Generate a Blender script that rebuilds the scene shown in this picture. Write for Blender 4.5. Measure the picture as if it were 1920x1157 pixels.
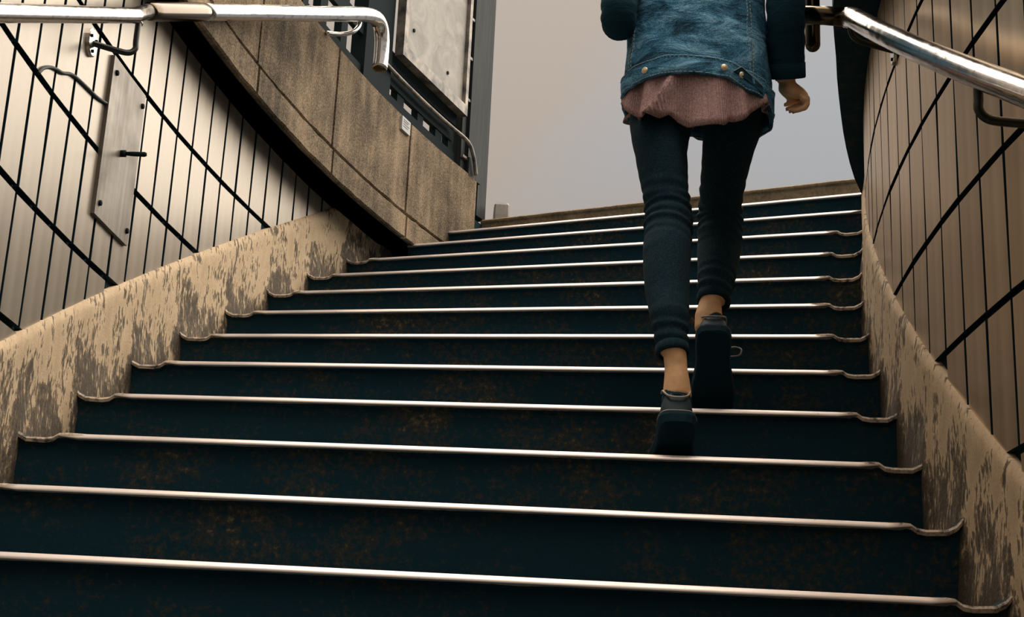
import bpy, bmesh, math, random
from mathutils import Vector, Matrix, noise

for o in list(bpy.data.objects):
    bpy.data.objects.remove(o)
scene = bpy.context.scene
col = scene.collection
random.seed(4)
R_ = math.radians

# ------------------------------------------------------------------ camera
IW, IH = 1920, 1157
FPX = 2828.5
CAM = Vector((-7.6748, -2.2341, -0.1325))
_y, _p, _r = R_(3.6854), R_(16.8179), R_(2.6324)
FW = Vector((math.sin(_y) * math.cos(_p), math.cos(_y) * math.cos(_p), math.sin(_p)))
_rt = Vector((math.cos(_y), -math.sin(_y), 0)); _up = _rt.cross(FW)
RT = math.cos(_r) * _rt + math.sin(_r) * _up
UP = -math.sin(_r) * _rt + math.cos(_r) * _up
cd = bpy.data.cameras.new('camera'); cam = bpy.data.objects.new('camera', cd); col.objects.link(cam)
cd.sensor_width = 36; cd.sensor_fit = 'HORIZONTAL'; cd.lens = FPX / IW * 36; cd.clip_start = 0.05
cam.matrix_world = Matrix(((RT.x, UP.x, -FW.x, CAM.x), (RT.y, UP.y, -FW.y, CAM.y), (RT.z, UP.z, -FW.z, CAM.z), (0, 0, 0, 1)))
scene.camera = cam
scene.view_settings.view_transform = 'Standard'
scene.view_settings.look = 'None'
scene.view_settings.exposure = 0.0
scene.view_settings.gamma = 1.0
scene.view_settings.use_curve_mapping = False

# ------------------------------------------------------------------ sky
world = bpy.data.worlds.new('world'); scene.world = world; world.use_nodes = True
wn = world.node_tree; wn.nodes.clear()
def wnode(t, **k):
    n = wn.nodes.new(t)
    for a, b in k.items(): setattr(n, a, b)
    return n
tc = wnode('ShaderNodeTexCoord'); mp = wnode('ShaderNodeMapping'); mp.inputs['Scale'].default_value = (1.6, 1.6, 2.6)
nz = wnode('ShaderNodeTexNoise'); nz.inputs['Scale'].default_value = 1.7; nz.inputs['Detail'].default_value = 3.0; nz.inputs['Roughness'].default_value = 0.45
sx = wnode('ShaderNodeSeparateXYZ'); ma = wnode('ShaderNodeMath', operation='MULTIPLY_ADD')
ma.inputs[1].default_value = 1.2; 
cr = wnode('ShaderNodeValToRGB'); bg = wnode('ShaderNodeBackground'); wo = wnode('ShaderNodeOutputWorld')
e = cr.color_ramp.elements
e[0].position = 0.66; e[0].color = (0.470, 0.403, 0.350, 1)
e[1].position = 0.84; e[1].color = (0.42, 0.423, 0.435, 1)
wn.links.new(tc.outputs['Generated'], mp.inputs['Vector']); wn.links.new(mp.outputs[0], nz.inputs['Vector'])
wn.links.new(tc.outputs['Generated'], sx.inputs[0]); wn.links.new(sx.outputs['X'], ma.inputs[0]); wn.links.new(nz.outputs['Fac'], ma.inputs[2])
wn.links.new(ma.outputs[0], cr.inputs[0]); wn.links.new(cr.outputs[0], bg.inputs['Color']); wn.links.new(bg.outputs[0], wo.inputs[0])
# standard overcast luminance: the zenith is three times as bright as the horizon, (1 + 2 sin e) / 3
mz = wnode('ShaderNodeMath', operation='MAXIMUM'); mz.inputs[1].default_value = 0.0
ov = wnode('ShaderNodeMath', operation='MULTIPLY_ADD'); ov.inputs[1].default_value = 2 * 0.56; ov.inputs[2].default_value = 0.56
wn.links.new(sx.outputs['Z'], mz.inputs[0]); wn.links.new(mz.outputs[0], ov.inputs[0]); wn.links.new(ov.outputs[0], bg.inputs['Strength'])

# ------------------------------------------------------------------ sun behind thin cloud, over the right hand side of the stairwell
sl = bpy.data.lights.new('sun', 'SUN'); sun = bpy.data.objects.new('sun', sl); col.objects.link(sun)
sl.energy = 8.0; sl.angle = R_(94); sl.color = (1.0, 0.90, 0.76)
SUN_DIR = Vector((0.36, 0.25, 0.87)).normalized()       # towards the sun
sun.rotation_euler = SUN_DIR.to_track_quat('Z', 'Y').to_euler()
sun.location = (0, 6, 9)

# ------------------------------------------------------------------ frame of the place
# the stair winds round the z axis: angle a grows on the way up, every step turns by DTH degrees
DTH, RISE = 2.1662, 0.165
RO, RI = 8.5806, 6.6435            # outer (left) and inner (right) tiled wall
ZS = 1.815                         # underside of the street slab
ZG = 13 * RISE                     # street level
def P(a, R, z): a = R_(a); return Vector((-R * math.cos(a), R * math.sin(a), z))
def stair(a): return a * RISE / DTH
def RP(a):                         # inner face of the slab edge and parapet on the left
    a = max(a, 0.0); return -8.63985e-05 * a * a - 1.60331e-03 * a + 8.52026
def RS(a):                         # slab edge on the right
    pts = [(-60, 6.80), (0, 6.80), (10.9, 6.761), (13.1, 6.733), (16.2, 6.712), (21.0, 6.692), (24, 6.667), (60, 6.64)]
    for (a0, r0), (a1, r1) in zip(pts, pts[1:]):
        if a0 <= a <= a1: return r0 + (r1 - r0) * (a - a0) / (a1 - a0)
    return 6.7
def ray(px, py): return FW + RT * ((px - IW / 2) / FPX) - UP * ((py - IH / 2) / FPX)
def at(px, py, Y): d = ray(px, py); return CAM + d * ((Y - CAM.y) / d.y)
def at_z(px, py, z): d = ray(px, py); return CAM + d * ((z - CAM.z) / d.z)
def at_cyl(px, py, R, outer=True):
    d = ray(px, py); a = d.x ** 2 + d.y ** 2; b = CAM.x * d.x + CAM.y * d.y; c = CAM.x ** 2 + CAM.y ** 2 - R * R
    D = math.sqrt(max(b * b - a * c, 0)); t = (-b + D) / a if outer else (-b - D) / a
    return CAM + d * t
def depth(v): return (v - CAM).dot(FW)
def pix(v): w = v - CAM; return (IW / 2 + FPX * w.dot(RT) / w.dot(FW), IH / 2 - FPX * w.dot(UP) / w.dot(FW))
def ang(v): return math.degrees(math.atan2(v.y, -v.x))

# ------------------------------------------------------------------ materials
def mat(name, base, rough=0.6, metal=0.0, build=None, spec=0.5):
    m = bpy.data.materials.new(name); m.use_nodes = True
    nt = m.node_tree; b = nt.nodes['Principled BSDF']
    b.inputs['Base Color'].default_value = (*base, 1); b.inputs['Roughness'].default_value = rough
    b.inputs['Metallic'].default_value = metal; b.inputs['Specular IOR Level'].default_value = spec
    if build: build(nt, b)
    return m
def nd(nt, t, **k):
    n = nt.nodes.new(t)
    for a, b in k.items():
        if hasattr(n, a): setattr(n, a, b)
        else: n.inputs[a].default_value = b
    return n
def coords(nt, scale=(1, 1, 1), kind='Object'):
    t = nd(nt, 'ShaderNodeTexCoord'); m = nd(nt, 'ShaderNodeMapping'); m.inputs['Scale'].default_value = scale
    nt.links.new(t.outputs[kind], m.inputs[0]); return m.outputs[0]
def tex(nt, vec, scale, detail=4, rough=0.55, dist=0.0):
    n = nd(nt, 'ShaderNodeTexNoise'); n.inputs['Scale'].default_value = scale; n.inputs['Detail'].default_value = detail
    n.inputs['Roughness'].default_value = rough; n.inputs['Distortion'].default_value = dist
    nt.links.new(vec, n.inputs['Vector']); return n.outputs['Fac']
def ramp(nt, fac, stops):
    r = nd(nt, 'ShaderNodeValToRGB'); e = r.color_ramp.elements
    while len(e) < len(stops): e.new(0.5)
    for s, (p, c) in zip(e, stops):
        s.position = p; s.color = (*c, 1) if isinstance(c, tuple) else (c, c, c, 1)
    nt.links.new(fac, r.inputs[0]); return r.outputs[0]
def mix(nt, fac, a, b):
    m = nd(nt, 'ShaderNodeMix', data_type='RGBA')
    for s, v in ((m.inputs[0], fac), (m.inputs[6], a), (m.inputs[7], b)):
        if hasattr(v, 'is_output'): nt.links.new(v, s)
        else: s.default_value = v if isinstance(v, (int, float)) else (*v, 1)
    return m.outputs[2]
def math_(nt, op, a, b=0.0):
    m = nd(nt, 'ShaderNodeMath', operation=op)
    for s, v in ((m.inputs[0], a), (m.inputs[1], b)):
        if hasattr(v, 'is_output'): nt.links.new(v, s)
        else: s.default_value = v
    return m.outputs[0]
def bump(nt, b, h, strength=0.3, dist=0.004):
    n = nd(nt, 'ShaderNodeBump'); n.inputs['Strength'].default_value = strength; n.inputs['Distance'].default_value = dist
    nt.links.new(h, n.inputs['Height']); nt.links.new(n.outputs[0], b.inputs['Normal'])

def b_tile(nt, b, k=(1, 1, 1)):
    K = lambda c: tuple(min(x * y, 0.9) for x, y in zip(c, k))
    v = coords(nt, (26, 26, 0.8)); s = tex(nt, v, 1.0, 1)
    g = tex(nt, coords(nt), 260, 2); d = tex(nt, coords(nt), 9, 5, 0.7)
    oi = nd(nt, 'ShaderNodeObjectInfo')
    c = mix(nt, ramp(nt, s, [(0.3, 0.0), (0.75, 1.0)]), K((0.285, 0.24, 0.19)), K((0.35, 0.30, 0.245)))
    c = mix(nt, ramp(nt, d, [(0.70, 0.0), (0.82, 0.6)]), c, (0.24, 0.18, 0.12))
    c = mix(nt, math_(nt, 'MULTIPLY', oi.outputs['Random'], 0.22), c, (0.36, 0.29, 0.21))
    nt.links.new(c, b.inputs['Base Color'])
    nt.links.new(ramp(nt, s, [(0.2, 0.30), (0.8, 0.36)]), b.inputs['Roughness'])
    bump(nt, b, g, 0.06, 0.001)
M_TILE = mat('brushed_metal_tile', (0.55, 0.47, 0.37), 0.33, 0.42, b_tile)
M_TILE_R = mat('right_tile_light_tint', (0.5, 0.4, 0.29), 0.3, 0.8, lambda nt, b: b_tile(nt, b, (2.5, 2.25, 1.9)))  # same tiles; the different light on this wall is put into the base colour
M_JOINT = mat('tile_joint', (0.008, 0.022, 0.030), 0.9, spec=0.1)

def b_plinth(nt, b):
    uv = nd(nt, 'ShaderNodeUVMap'); m1 = nd(nt, 'ShaderNodeMapping'); m1.inputs['Scale'].default_value = (17, 7.5, 1)
    nt.links.new(uv.outputs[0], m1.inputs[0])
    m2 = nd(nt, 'ShaderNodeMapping'); m2.inputs['Scale'].default_value = (95, 30, 1); nt.links.new(uv.outputs[0], m2.inputs[0])
    m3 = nd(nt, 'ShaderNodeMapping'); m3.inputs['Scale'].default_value = (1, 1, 1); nt.links.new(uv.outputs[0], m3.inputs[0])
    big = tex(nt, m1.outputs[0], 1.0, 6, 0.62, 0.5); streak = tex(nt, m2.outputs[0], 1.0, 4, 0.6, 0.3); fine = tex(nt, m3.outputs[0], 150, 3, 0.7)
    at_ = nd(nt, 'ShaderNodeAttribute', attribute_name='treadh')
    low = ramp(nt, at_.outputs['Fac'], [(0.0, 1.0), (0.07, 0.62), (0.19, 0.0)])
    paint = mix(nt, ramp(nt, big, [(0.35, 0.0), (0.7, 1.0)]), (0.52, 0.38, 0.24), (0.74, 0.56, 0.37))
    paint = mix(nt, ramp(nt, fine, [(0.3, 0.25), (0.7, 0.0)]), paint, (0.2, 0.14, 0.09))
    dirt = mix(nt, ramp(nt, fine, [(0.35, 0.0), (0.7, 1.0)]), (0.050, 0.040, 0.030), (0.135, 0.100, 0.068))
    wear = math_(nt, 'ADD', math_(nt, 'MULTIPLY', big, 0.62), math_(nt, 'MULTIPLY', streak, 0.50))
    wear = math_(nt, 'ADD', wear, math_(nt, 'MULTIPLY', low, 0.17))
    mask = ramp(nt, wear, [(0.60, 0.0), (0.625, 0.75), (0.70, 1.0)])
    c = mix(nt, mask, paint, dirt)
    nt.links.new(c, b.inputs['Base Color'])
    h = math_(nt, 'SUBTRACT', math_(nt, 'MULTIPLY', fine, 0.35), mask)
    bump(nt, b, h, 0.55, 0.004)
M_PLINTH = mat('peeling_plinth_paint', (0.5, 0.38, 0.25), 0.8, 0, b_plinth, 0.25)

def b_step(nt, b):
    v = coords(nt); big = tex(nt, v, 3.2, 6, 0.7, 0.4); fine = tex(nt, v, 75, 4, 0.75)
    hv = coords(nt, (3, 3, 26)); hs = tex(nt, hv, 2.0, 4, 0.6)
    s = math_(nt, 'ADD', math_(nt, 'MULTIPLY', big, 0.6), math_(nt, 'MULTIPLY', fine, 0.55))
    s = math_(nt, 'ADD', s, math_(nt, 'MULTIPLY', hs, 0.18))
    c = ramp(nt, s, [(0.0, (0.009, 0.040, 0.060)), (0.665, (0.010, 0.040, 0.058)), (0.77, (0.055, 0.052, 0.042)), (0.88, (0.24, 0.185, 0.12))])
    nt.links.new(c, b.inputs['Base Color']); bump(nt, b, fine, 0.4, 0.003)
M_STEP = mat('dirty_dark_step', (0.012, 0.027, 0.031), 0.9, 0, b_step, 0.12)
M_EDGE = mat('lit_step_edge', (0.42, 0.33, 0.25), 0.8, 0, lambda nt, b: nt.links.new(ramp(nt, tex(nt, coords(nt), 55, 4, 0.7), [(0.35, (0.05, 0.045, 0.04)), (0.55, (0.55, 0.44, 0.34))]), b.inputs['Base Color']))  # light caught on the step rims, put into a pale mottled colour
def b_kerb(nt, b):
    v = coords(nt); fine = tex(nt, v, 60, 5, 0.75); big = tex(nt, v, 8, 4)
    s = math_(nt, 'ADD', math_(nt, 'MULTIPLY', big, 0.4), math_(nt, 'MULTIPLY', fine, 0.6))
    nt.links.new(ramp(nt, s, [(0.3, (0.10, 0.075, 0.045)), (0.7, (0.52, 0.39, 0.24))]), b.inputs['Base Color']); bump(nt, b, fine, 0.7, 0.006)
M_KERB = mat('rough_kerb_concrete', (0.35, 0.26, 0.16), 0.9, 0, b_kerb, 0.2)
def b_strip(nt, b):
    fine = tex(nt, coords(nt), 120, 3, 0.7); big = tex(nt, coords(nt), 6, 4)
    nt.links.new(ramp(nt, fine, [(0.22, (0.32, 0.26, 0.22)), (0.36, (0.64, 0.56, 0.52))]), b.inputs['Base Color'])
    nt.links.new(ramp(nt, big, [(0.3, 0.30), (0.7, 0.5)]), b.inputs['Roughness'])
M_STRIP = mat('worn_nosing_metal', (0.85, 0.78, 0.72), 0.4, 0.55, b_strip)

def b_conc(nt, b):
    v = coords(nt); fine = tex(nt, v, 170, 3, 0.85); big = tex(nt, v, 2.6, 5, 0.6, 0.3); st = tex(nt, coords(nt, (14, 14, 1.3)), 1.6, 4)
    s = math_(nt, 'ADD', math_(nt, 'MULTIPLY', fine, 0.72), math_(nt, 'MULTIPLY', big, 0.60)); s = math_(nt, 'ADD', s, math_(nt, 'MULTIPLY', st, 0.24))
    nt.links.new(ramp(nt, s, [(0.64, (0.030, 0.024, 0.017)), (0.76, (0.15, 0.110, 0.070)), (0.94, (0.42, 0.305, 0.195))]), b.inputs['Base Color'])
    bump(nt, b, fine, 0.5, 0.004)
M_CONC = mat('stained_concrete', (0.2, 0.15, 0.1), 0.9, 0, b_conc, 0.2)
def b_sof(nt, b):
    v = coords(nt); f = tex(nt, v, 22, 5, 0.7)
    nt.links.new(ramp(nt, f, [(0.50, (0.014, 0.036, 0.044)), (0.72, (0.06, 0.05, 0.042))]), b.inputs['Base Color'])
M_SOFFIT = mat('dark_soffit', (0.012, 0.025, 0.03), 0.95, 0, b_sof, 0.1)  # dark base colour with brown mottling
M_GROUND = mat('street_paving', (0.22, 0.19, 0.16), 0.9, 0, lambda nt, b: nt.links.new(ramp(nt, tex(nt, coords(nt), 40, 4), [(0.3, (0.14, 0.12, 0.10)), (0.7, (0.28, 0.24, 0.2))]), b.inputs['Base Color']))
def b_chrome(nt, b):
    n = tex(nt, coords(nt), 14, 4, 0.6, 0.6)
    nt.links.new(ramp(nt, n, [(0.35, 0.14), (0.75, 0.26)]), b.inputs['Roughness'])
    nt.links.new(ramp(nt, tex(nt, coords(nt), 45, 3), [(0.25, (0.34, 0.29, 0.24)), (0.45, (0.68, 0.63, 0.58))]), b.inputs['Base Color'])
    bump(nt, b, tex(nt, coords(nt, (1, 1, 1)), 9, 2), 0.10, 0.02)
M_CHROME = mat('worn_chrome_pipe', (0.8, 0.76, 0.7), 0.12, 1.0, b_chrome)
M_SLEEVE = mat('tarnished_sleeve', (0.085, 0.062, 0.038), 0.20, 1.0)
M_DARKMETAL = mat('dark_painted_metal', (0.008, 0.016, 0.019), 0.8, 0.0, spec=0.08)
M_BRACKET = mat('blackened_bracket', (0.045, 0.045, 0.042), 0.35, 0.8)
def b_panel(nt, b):
    st = tex(nt, coords(nt, (60, 60, 2)), 1.0, 4); bl = tex(nt, coords(nt), 7, 5, 0.65)
    c = mix(nt, ramp(nt, st, [(0.3, 0.0), (0.7, 1.0)]), (0.13, 0.108, 0.085), (0.22, 0.19, 0.155))
    nt.links.new(mix(nt, ramp(nt, bl, [(0.55, 0.0), (0.75, 0.85)]), c, (0.13, 0.105, 0.08)), b.inputs['Base Color'])
    nt.links.new(ramp(nt, bl, [(0.3, 0.32), (0.7, 0.55)]), b.inputs['Roughness'])
M_PANEL = mat('scuffed_panel_metal', (0.4, 0.34, 0.27), 0.4, 0.45, b_panel)
def b_board(nt, b):
    w = tex(nt, coords(nt, (5, 5, 5)), 2.0, 6, 0.65, 1.0); s = tex(nt, coords(nt), 26, 4, 0.7)
    c = ramp(nt, w, [(0.3, (0.26, 0.24, 0.22)), (0.7, (0.45, 0.42, 0.38))])
    nt.links.new(mix(nt, ramp(nt, s, [(0.70, 0.0), (0.76, 0.9)]), c, (0.06, 0.05, 0.045)), b.inputs['Base Color'])
M_BOARD = mat('weathered_white_board', (0.7, 0.65, 0.58), 0.6, 0, b_board, 0.3)
def b_wood(nt, b):
    s = tex(nt, coords(nt, (60, 60, 2.5)), 1.2, 5, 0.65)
    nt.links.new(ramp(nt, s, [(0.40, (0.006, 0.010, 0.013)), (0.62, (0.022, 0.028, 0.031)), (0.8, (0.07, 0.068, 0.062))]), b.inputs['Base Color'])
M_POST = mat('grey_weathered_post', (0.1, 0.11, 0.11), 0.7, 0, b_wood, 0.3)
M_FRAME = mat('worn_frame', (0.16, 0.14, 0.12), 0.5, 0.4, lambda nt, b: nt.links.new(ramp(nt, tex(nt, coords(nt), 18, 4), [(0.35, (0.05, 0.05, 0.05)), (0.65, (0.30, 0.26, 0.22))]), b.inputs['Base Color']))
M_PLAQUE = mat('grey_plaque', (0.42, 0.42, 0.42), 0.6)
M_INK = mat('grey_print', (0.22, 0.22, 0.23), 0.8)
M_CABLE = mat('black_cable', (0.012, 0.018, 0.020), 0.6)

def b_denim(nt, b):
    v = coords(nt); w = tex(nt, coords(nt, (4, 4, 9)), 2.2, 6, 0.66, 0.8); f = tex(nt, v, 320, 2, 0.7)
    s = math_(nt, 'ADD', math_(nt, 'MULTIPLY', w, 0.75), math_(nt, 'MULTIPLY', f, 0.28))
    nt.links.new(ramp(nt, s, [(0.40, (0.010, 0.046, 0.078)), (0.50, (0.042, 0.175, 0.30)), (0.64, (0.24, 0.50, 0.70))]), b.inputs['Base Color'])
    bump(nt, b, w, 0.8, 0.02)
M_DENIM = mat('blue_denim', (0.06, 0.16, 0.22), 0.85, 0, b_denim, 0.2)
M_SLEEVED = mat('shaded_denim', (0.008, 0.040, 0.062), 0.9, 0, lambda nt, b: bump(nt, b, tex(nt, coords(nt, (4, 4, 10)), 3.0, 4), 0.5, 0.015), 0.15)  # jacket denim darkened, the shade on the sleeves is put into the colour
M_STITCH = mat('pale_stitching', (0.34, 0.40, 0.42), 0.8)
M_BUTTON = mat('brass_button', (0.85, 0.70, 0.46), 0.42, 0.5)
def b_knit(nt, b):
    uv = nd(nt, 'ShaderNodeUVMap')
    m = nd(nt, 'ShaderNodeMapping'); nt.links.new(uv.outputs[0], m.inputs[0])
    w = nd(nt, 'ShaderNodeTexWave', wave_type='BANDS', bands_direction='X'); w.inputs['Scale'].default_value = 60; w.inputs['Distortion'].default_value = 0.6
    nt.links.new(m.outputs[0], w.inputs['Vector'])
    f = tex(nt, coords(nt), 220, 3, 0.8)
    nt.links.new(ramp(nt, f, [(0.3, (0.24, 0.135, 0.135)), (0.7, (0.62, 0.42, 0.40))]), b.inputs['Base Color'])
    bump(nt, b, math_(nt, 'ADD', w.outputs['Fac'], f), 0.7, 0.003)
M_KNIT = mat('dusty_pink_knit', (0.5, 0.33, 0.33), 0.95, 0, b_knit, 0.1)
M_JEANS = mat('black_jeans', (0.016, 0.025, 0.029), 0.92, 0, lambda nt, b: nt.links.new(ramp(nt, tex(nt, coords(nt), 260, 3, 0.8), [(0.45, (0.0050, 0.025, 0.041)), (0.8, (0.04, 0.055, 0.062))]), b.inputs['Base Color']), 0.12)
M_SKIN = mat('skin', (0.68, 0.40, 0.22), 0.55, 0, lambda nt, b: nt.links.new(ramp(nt, tex(nt, coords(nt), 40, 3), [(0.3, (0.74, 0.42, 0.215)), (0.7, (0.90, 0.56, 0.32))]), b.inputs['Base Color']), 0.35)
M_HAIR = mat('dark_hair', (0.035, 0.024, 0.018), 0.5)
M_SHOE = mat('black_shoe', (0.006, 0.024, 0.036), 0.65, spec=0.3)
M_SOLE = mat('black_rubber_sole', (0.006, 0.026, 0.040), 0.8, spec=0.1)
M_TRIM = mat('grey_trim_and_glint', (0.30, 0.27, 0.24), 0.5)

# ------------------------------------------------------------------ object helpers
def link(name, me, m=None, parent=None, smooth=False):
    o = bpy.data.objects.new(name, me); col.objects.link(o)
    if m and not me.materials: me.materials.append(m)
    if parent: o.parent = parent; o.matrix_parent_inverse = parent.matrix_world.inverted() if False else Matrix.Identity(4)
    if smooth:
        for p in me.polygons: p.use_smooth = True
    return o
def mesh(name, verts, faces, m=None, parent=None, smooth=False):
    me = bpy.data.meshes.new(name); me.from_pydata([tuple(v) for v in verts], [], faces); me.validate()
    bm = bmesh.new(); bm.from_mesh(me); bmesh.ops.recalc_face_normals(bm, faces=bm.faces); bm.to_mesh(me); bm.free()
    return link(name, me, m, parent, smooth)
def tag(o, label=None, cat=None, group=None, kind=None, ):
    if label: o['label'] = label
    if cat: o['category'] = cat
    if group: o['group'] = group
    if kind: o['kind'] = kind
    return o
def empty(name, loc=(0, 0, 0)):
    o = bpy.data.objects.new(name, None); col.objects.link(o); o.location = (0, 0, 0); o.empty_display_size = 0.1
    return o
class MB:
    def __init__(s): s.v = []; s.f = []
    def add(s, vs, fs):
        n = len(s.v); s.v += [tuple(v) for v in vs]; s.f += [tuple(i + n for i in f) for f in fs]
    def grid(s, rows, closed_u=False, cap=False):
        n = len(s.v); k = len(rows[0])
        for r in rows: s.v += [tuple(v) for v in r]
        for i in range(len(rows) - 1):
            for j in range(k if closed_u else k - 1):
                j2 = (j + 1) % k
                s.f.append((n + i * k + j, n + i * k + j2, n + (i + 1) * k + j2, n + (i + 1) * k + j))
        if cap:
            s.f.append(tuple(n + j for j in range(k))[::-1]); s.f.append(tuple(n + (len(rows) - 1) * k + j for j in range(k)))
    def arcbox(s, a0, a1, r0, r1, z0, z1, n=None):
        """curved block: angle range, radius functions or numbers, z range"""
        n = n or max(1, int(abs(a1 - a0) / 0.8)); f0 = r0 if callable(r0) else (lambda a: r0); f1 = r1 if callable(r1) else (lambda a: r1)
        rows = []
        for i in range(n + 1):
            a = a0 + (a1 - a0) * i / n
            rows.append([P(a, f0(a), z0), P(a, f0(a), z1), P(a, f1(a), z1), P(a, f1(a), z0)])
        s.grid(rows, True, True)
    def tube(s, pts, rad, n=12, cap=True):
        pts = [Vector(p) for p in pts]; rows = []; prev = None
        for i, p in enumerate(pts):
            d = (pts[min(i + 1, len(pts) - 1)] - pts[max(i - 1, 0)]).normalized()
            if prev is None:
                u = d.cross(Vector((0, 0, 1)))
                if u.length < 0.05: u = d.cross(Vector((1, 0, 0)))
                u.normalize()
            else: u = (prev - d * prev.dot(d)).normalized()
            prev = u; w = d.cross(u); r = rad[i] if isinstance(rad, (list, tuple)) else rad
            rows.append([p + (u * math.cos(2 * math.pi * k / n) + w * math.sin(2 * math.pi * k / n)) * r for k in range(n)])
        s.grid(rows, True, cap)
    def ellipsoid(s, c, ax, n=12, m=8):
        c = Vector(c); rows = []
        for i in range(m + 1):
            t = math.pi * (i + 0.02 if i == 0 else i - 0.02 if i == m else i) / m
            rows.append([c + ax[0] * (math.sin(t) * math.cos(2 * math.pi * k / n)) + ax[1] * (math.sin(t) * math.sin(2 * math.pi * k / n)) + ax[2] * math.cos(t) for k in range(n)])
        s.grid(rows, True, True)
    def build(s, name, m=None, parent=None, smooth=False): return mesh(name, s.v, s.f, m, parent, smooth)
def bez(pts, n=10):
    """smooth curve through points (Catmull-Rom)"""
    pts = [Vector(p) for p in pts]; out = []
    for i in range(len(pts) - 1):
        p0, p1, p2, p3 = pts[max(i - 1, 0)], pts[i], pts[i + 1], pts[min(i + 2, len(pts) - 1)]
        for k in range(n):
            t = k / n
            out.append(0.5 * ((2 * p1) + (p2 - p0) * t + (2 * p0 - 5 * p1 + 4 * p2 - p3) * t * t + (3 * p1 - p0 - 3 * p2 + p3) * t ** 3))
    out.append(pts[-1]); return out

# ================================================================== STAIRS
stairs = tag(empty('staircase'), 'dark worn flight of steps with pale metal nosings winding up to the street', 'staircase')
STRIP_IN = 0.105
def step_obj(i):
    a0 = i * DTH; top = i * RISE
    ro = RO - 0.006 if i <= 10 else RP(a0 + 1) + 0.03
    ri = RI + 0.006 if i <= 10 else 6.665
    # radial profile of the tread: shallow gutter and cove at both ends
    prof = []
    def cove(base, sgn):
        return [(base, 0.034), (base + sgn * 0.006, 0.016), (base + sgn * 0.018, 0.002), (base + sgn * 0.036, -0.007), (base + sgn * 0.075, -0.0085), (base + sgn * 0.092, -0.006), (base + sgn * 0.104, 0.002), (base + sgn * 0.118, 0.003)]
    if i <= 10: L_, R2 = cove(ri, 1), cove(ro, -1)[::-1]
    else: L_, R2 = [(ri, 0.0), (ri + 0.02, 0.0)], [(ro - 0.02, 0.0), (ro, 0.0)]
    prof = L_ + [(L_[-1][0] + (R2[0][0] - L_[-1][0]) * k / 26, 0.0) for k in range(1, 26)] + R2
    th = 0.018; rows = []
    zb = top - RISE - 0.02
    for (R, dz) in prof:
        n1 = noise.noise(Vector((R * 9, i * 3.1, 0))) * 0.0022; n2 = noise.noise(Vector((R * 23, i * 7.7, 5))) * 0.0016
        ar = math.degrees(1.0 / R)
        z = top + dz + n1
        sec = [(0.016, zb), (0.014 + n2, top - 0.06), (0.012 + n2, z - 0.020), (0.003 + n2, z - 0.012), (0.0015, z - 0.005), (0.006, z), (0.014, z + 0.001), (0.05, z)]
        row = [P(a0 + d * ar, R, zz) for d, zz in sec]
        row += [P(a0 + DTH + 0.6, R, z), P(a0 + DTH + 0.6, R, zb)]
        rows.append(row)
    mb = MB(); mb.grid(rows, True, True)
    o = mb.build('step' if i < 13 else 'kerb', M_STEP if i < 13 else M_KERB, stairs)
    if i < 13:
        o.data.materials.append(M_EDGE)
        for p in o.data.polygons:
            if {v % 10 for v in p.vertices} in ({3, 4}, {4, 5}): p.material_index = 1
    if i < 13:
        r0, r1 = ri + (STRIP_IN if i <= 10 else 0.03), ro - (STRIP_IN if i <= 10 else 0.0)
        sb = MB(); rows = []; n = 40
        for k in range(n + 1):
            R = r0 + (r1 - r0) * k / n; ar = math.degrees(1.0 / R)
            w = noise.noise(Vector((R * 14, i * 5.3, 2))) * 0.0010
            s_ = 0.55 if k in (0, n) else 1.0
            sec = [(0.012, -0.013), (-0.003 + w, -0.0108 * s_), (-0.0036 + w, -0.0092 * s_), (0.0008 + w, -0.0036), (0.0050 + w, 0.0014 * s_), (0.008, 0.0020 * s_), (0.034, 0.0020 * s_), (0.036, -0.002)]
            rows.append([P(a0 + d * ar, R, top + zz) for d, zz in sec])
        sb.grid(rows, True, True)
        sb.build('nosing_strip', M_STRIP, o, True)
for i in range(-9, 14): step_obj(i)

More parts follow.
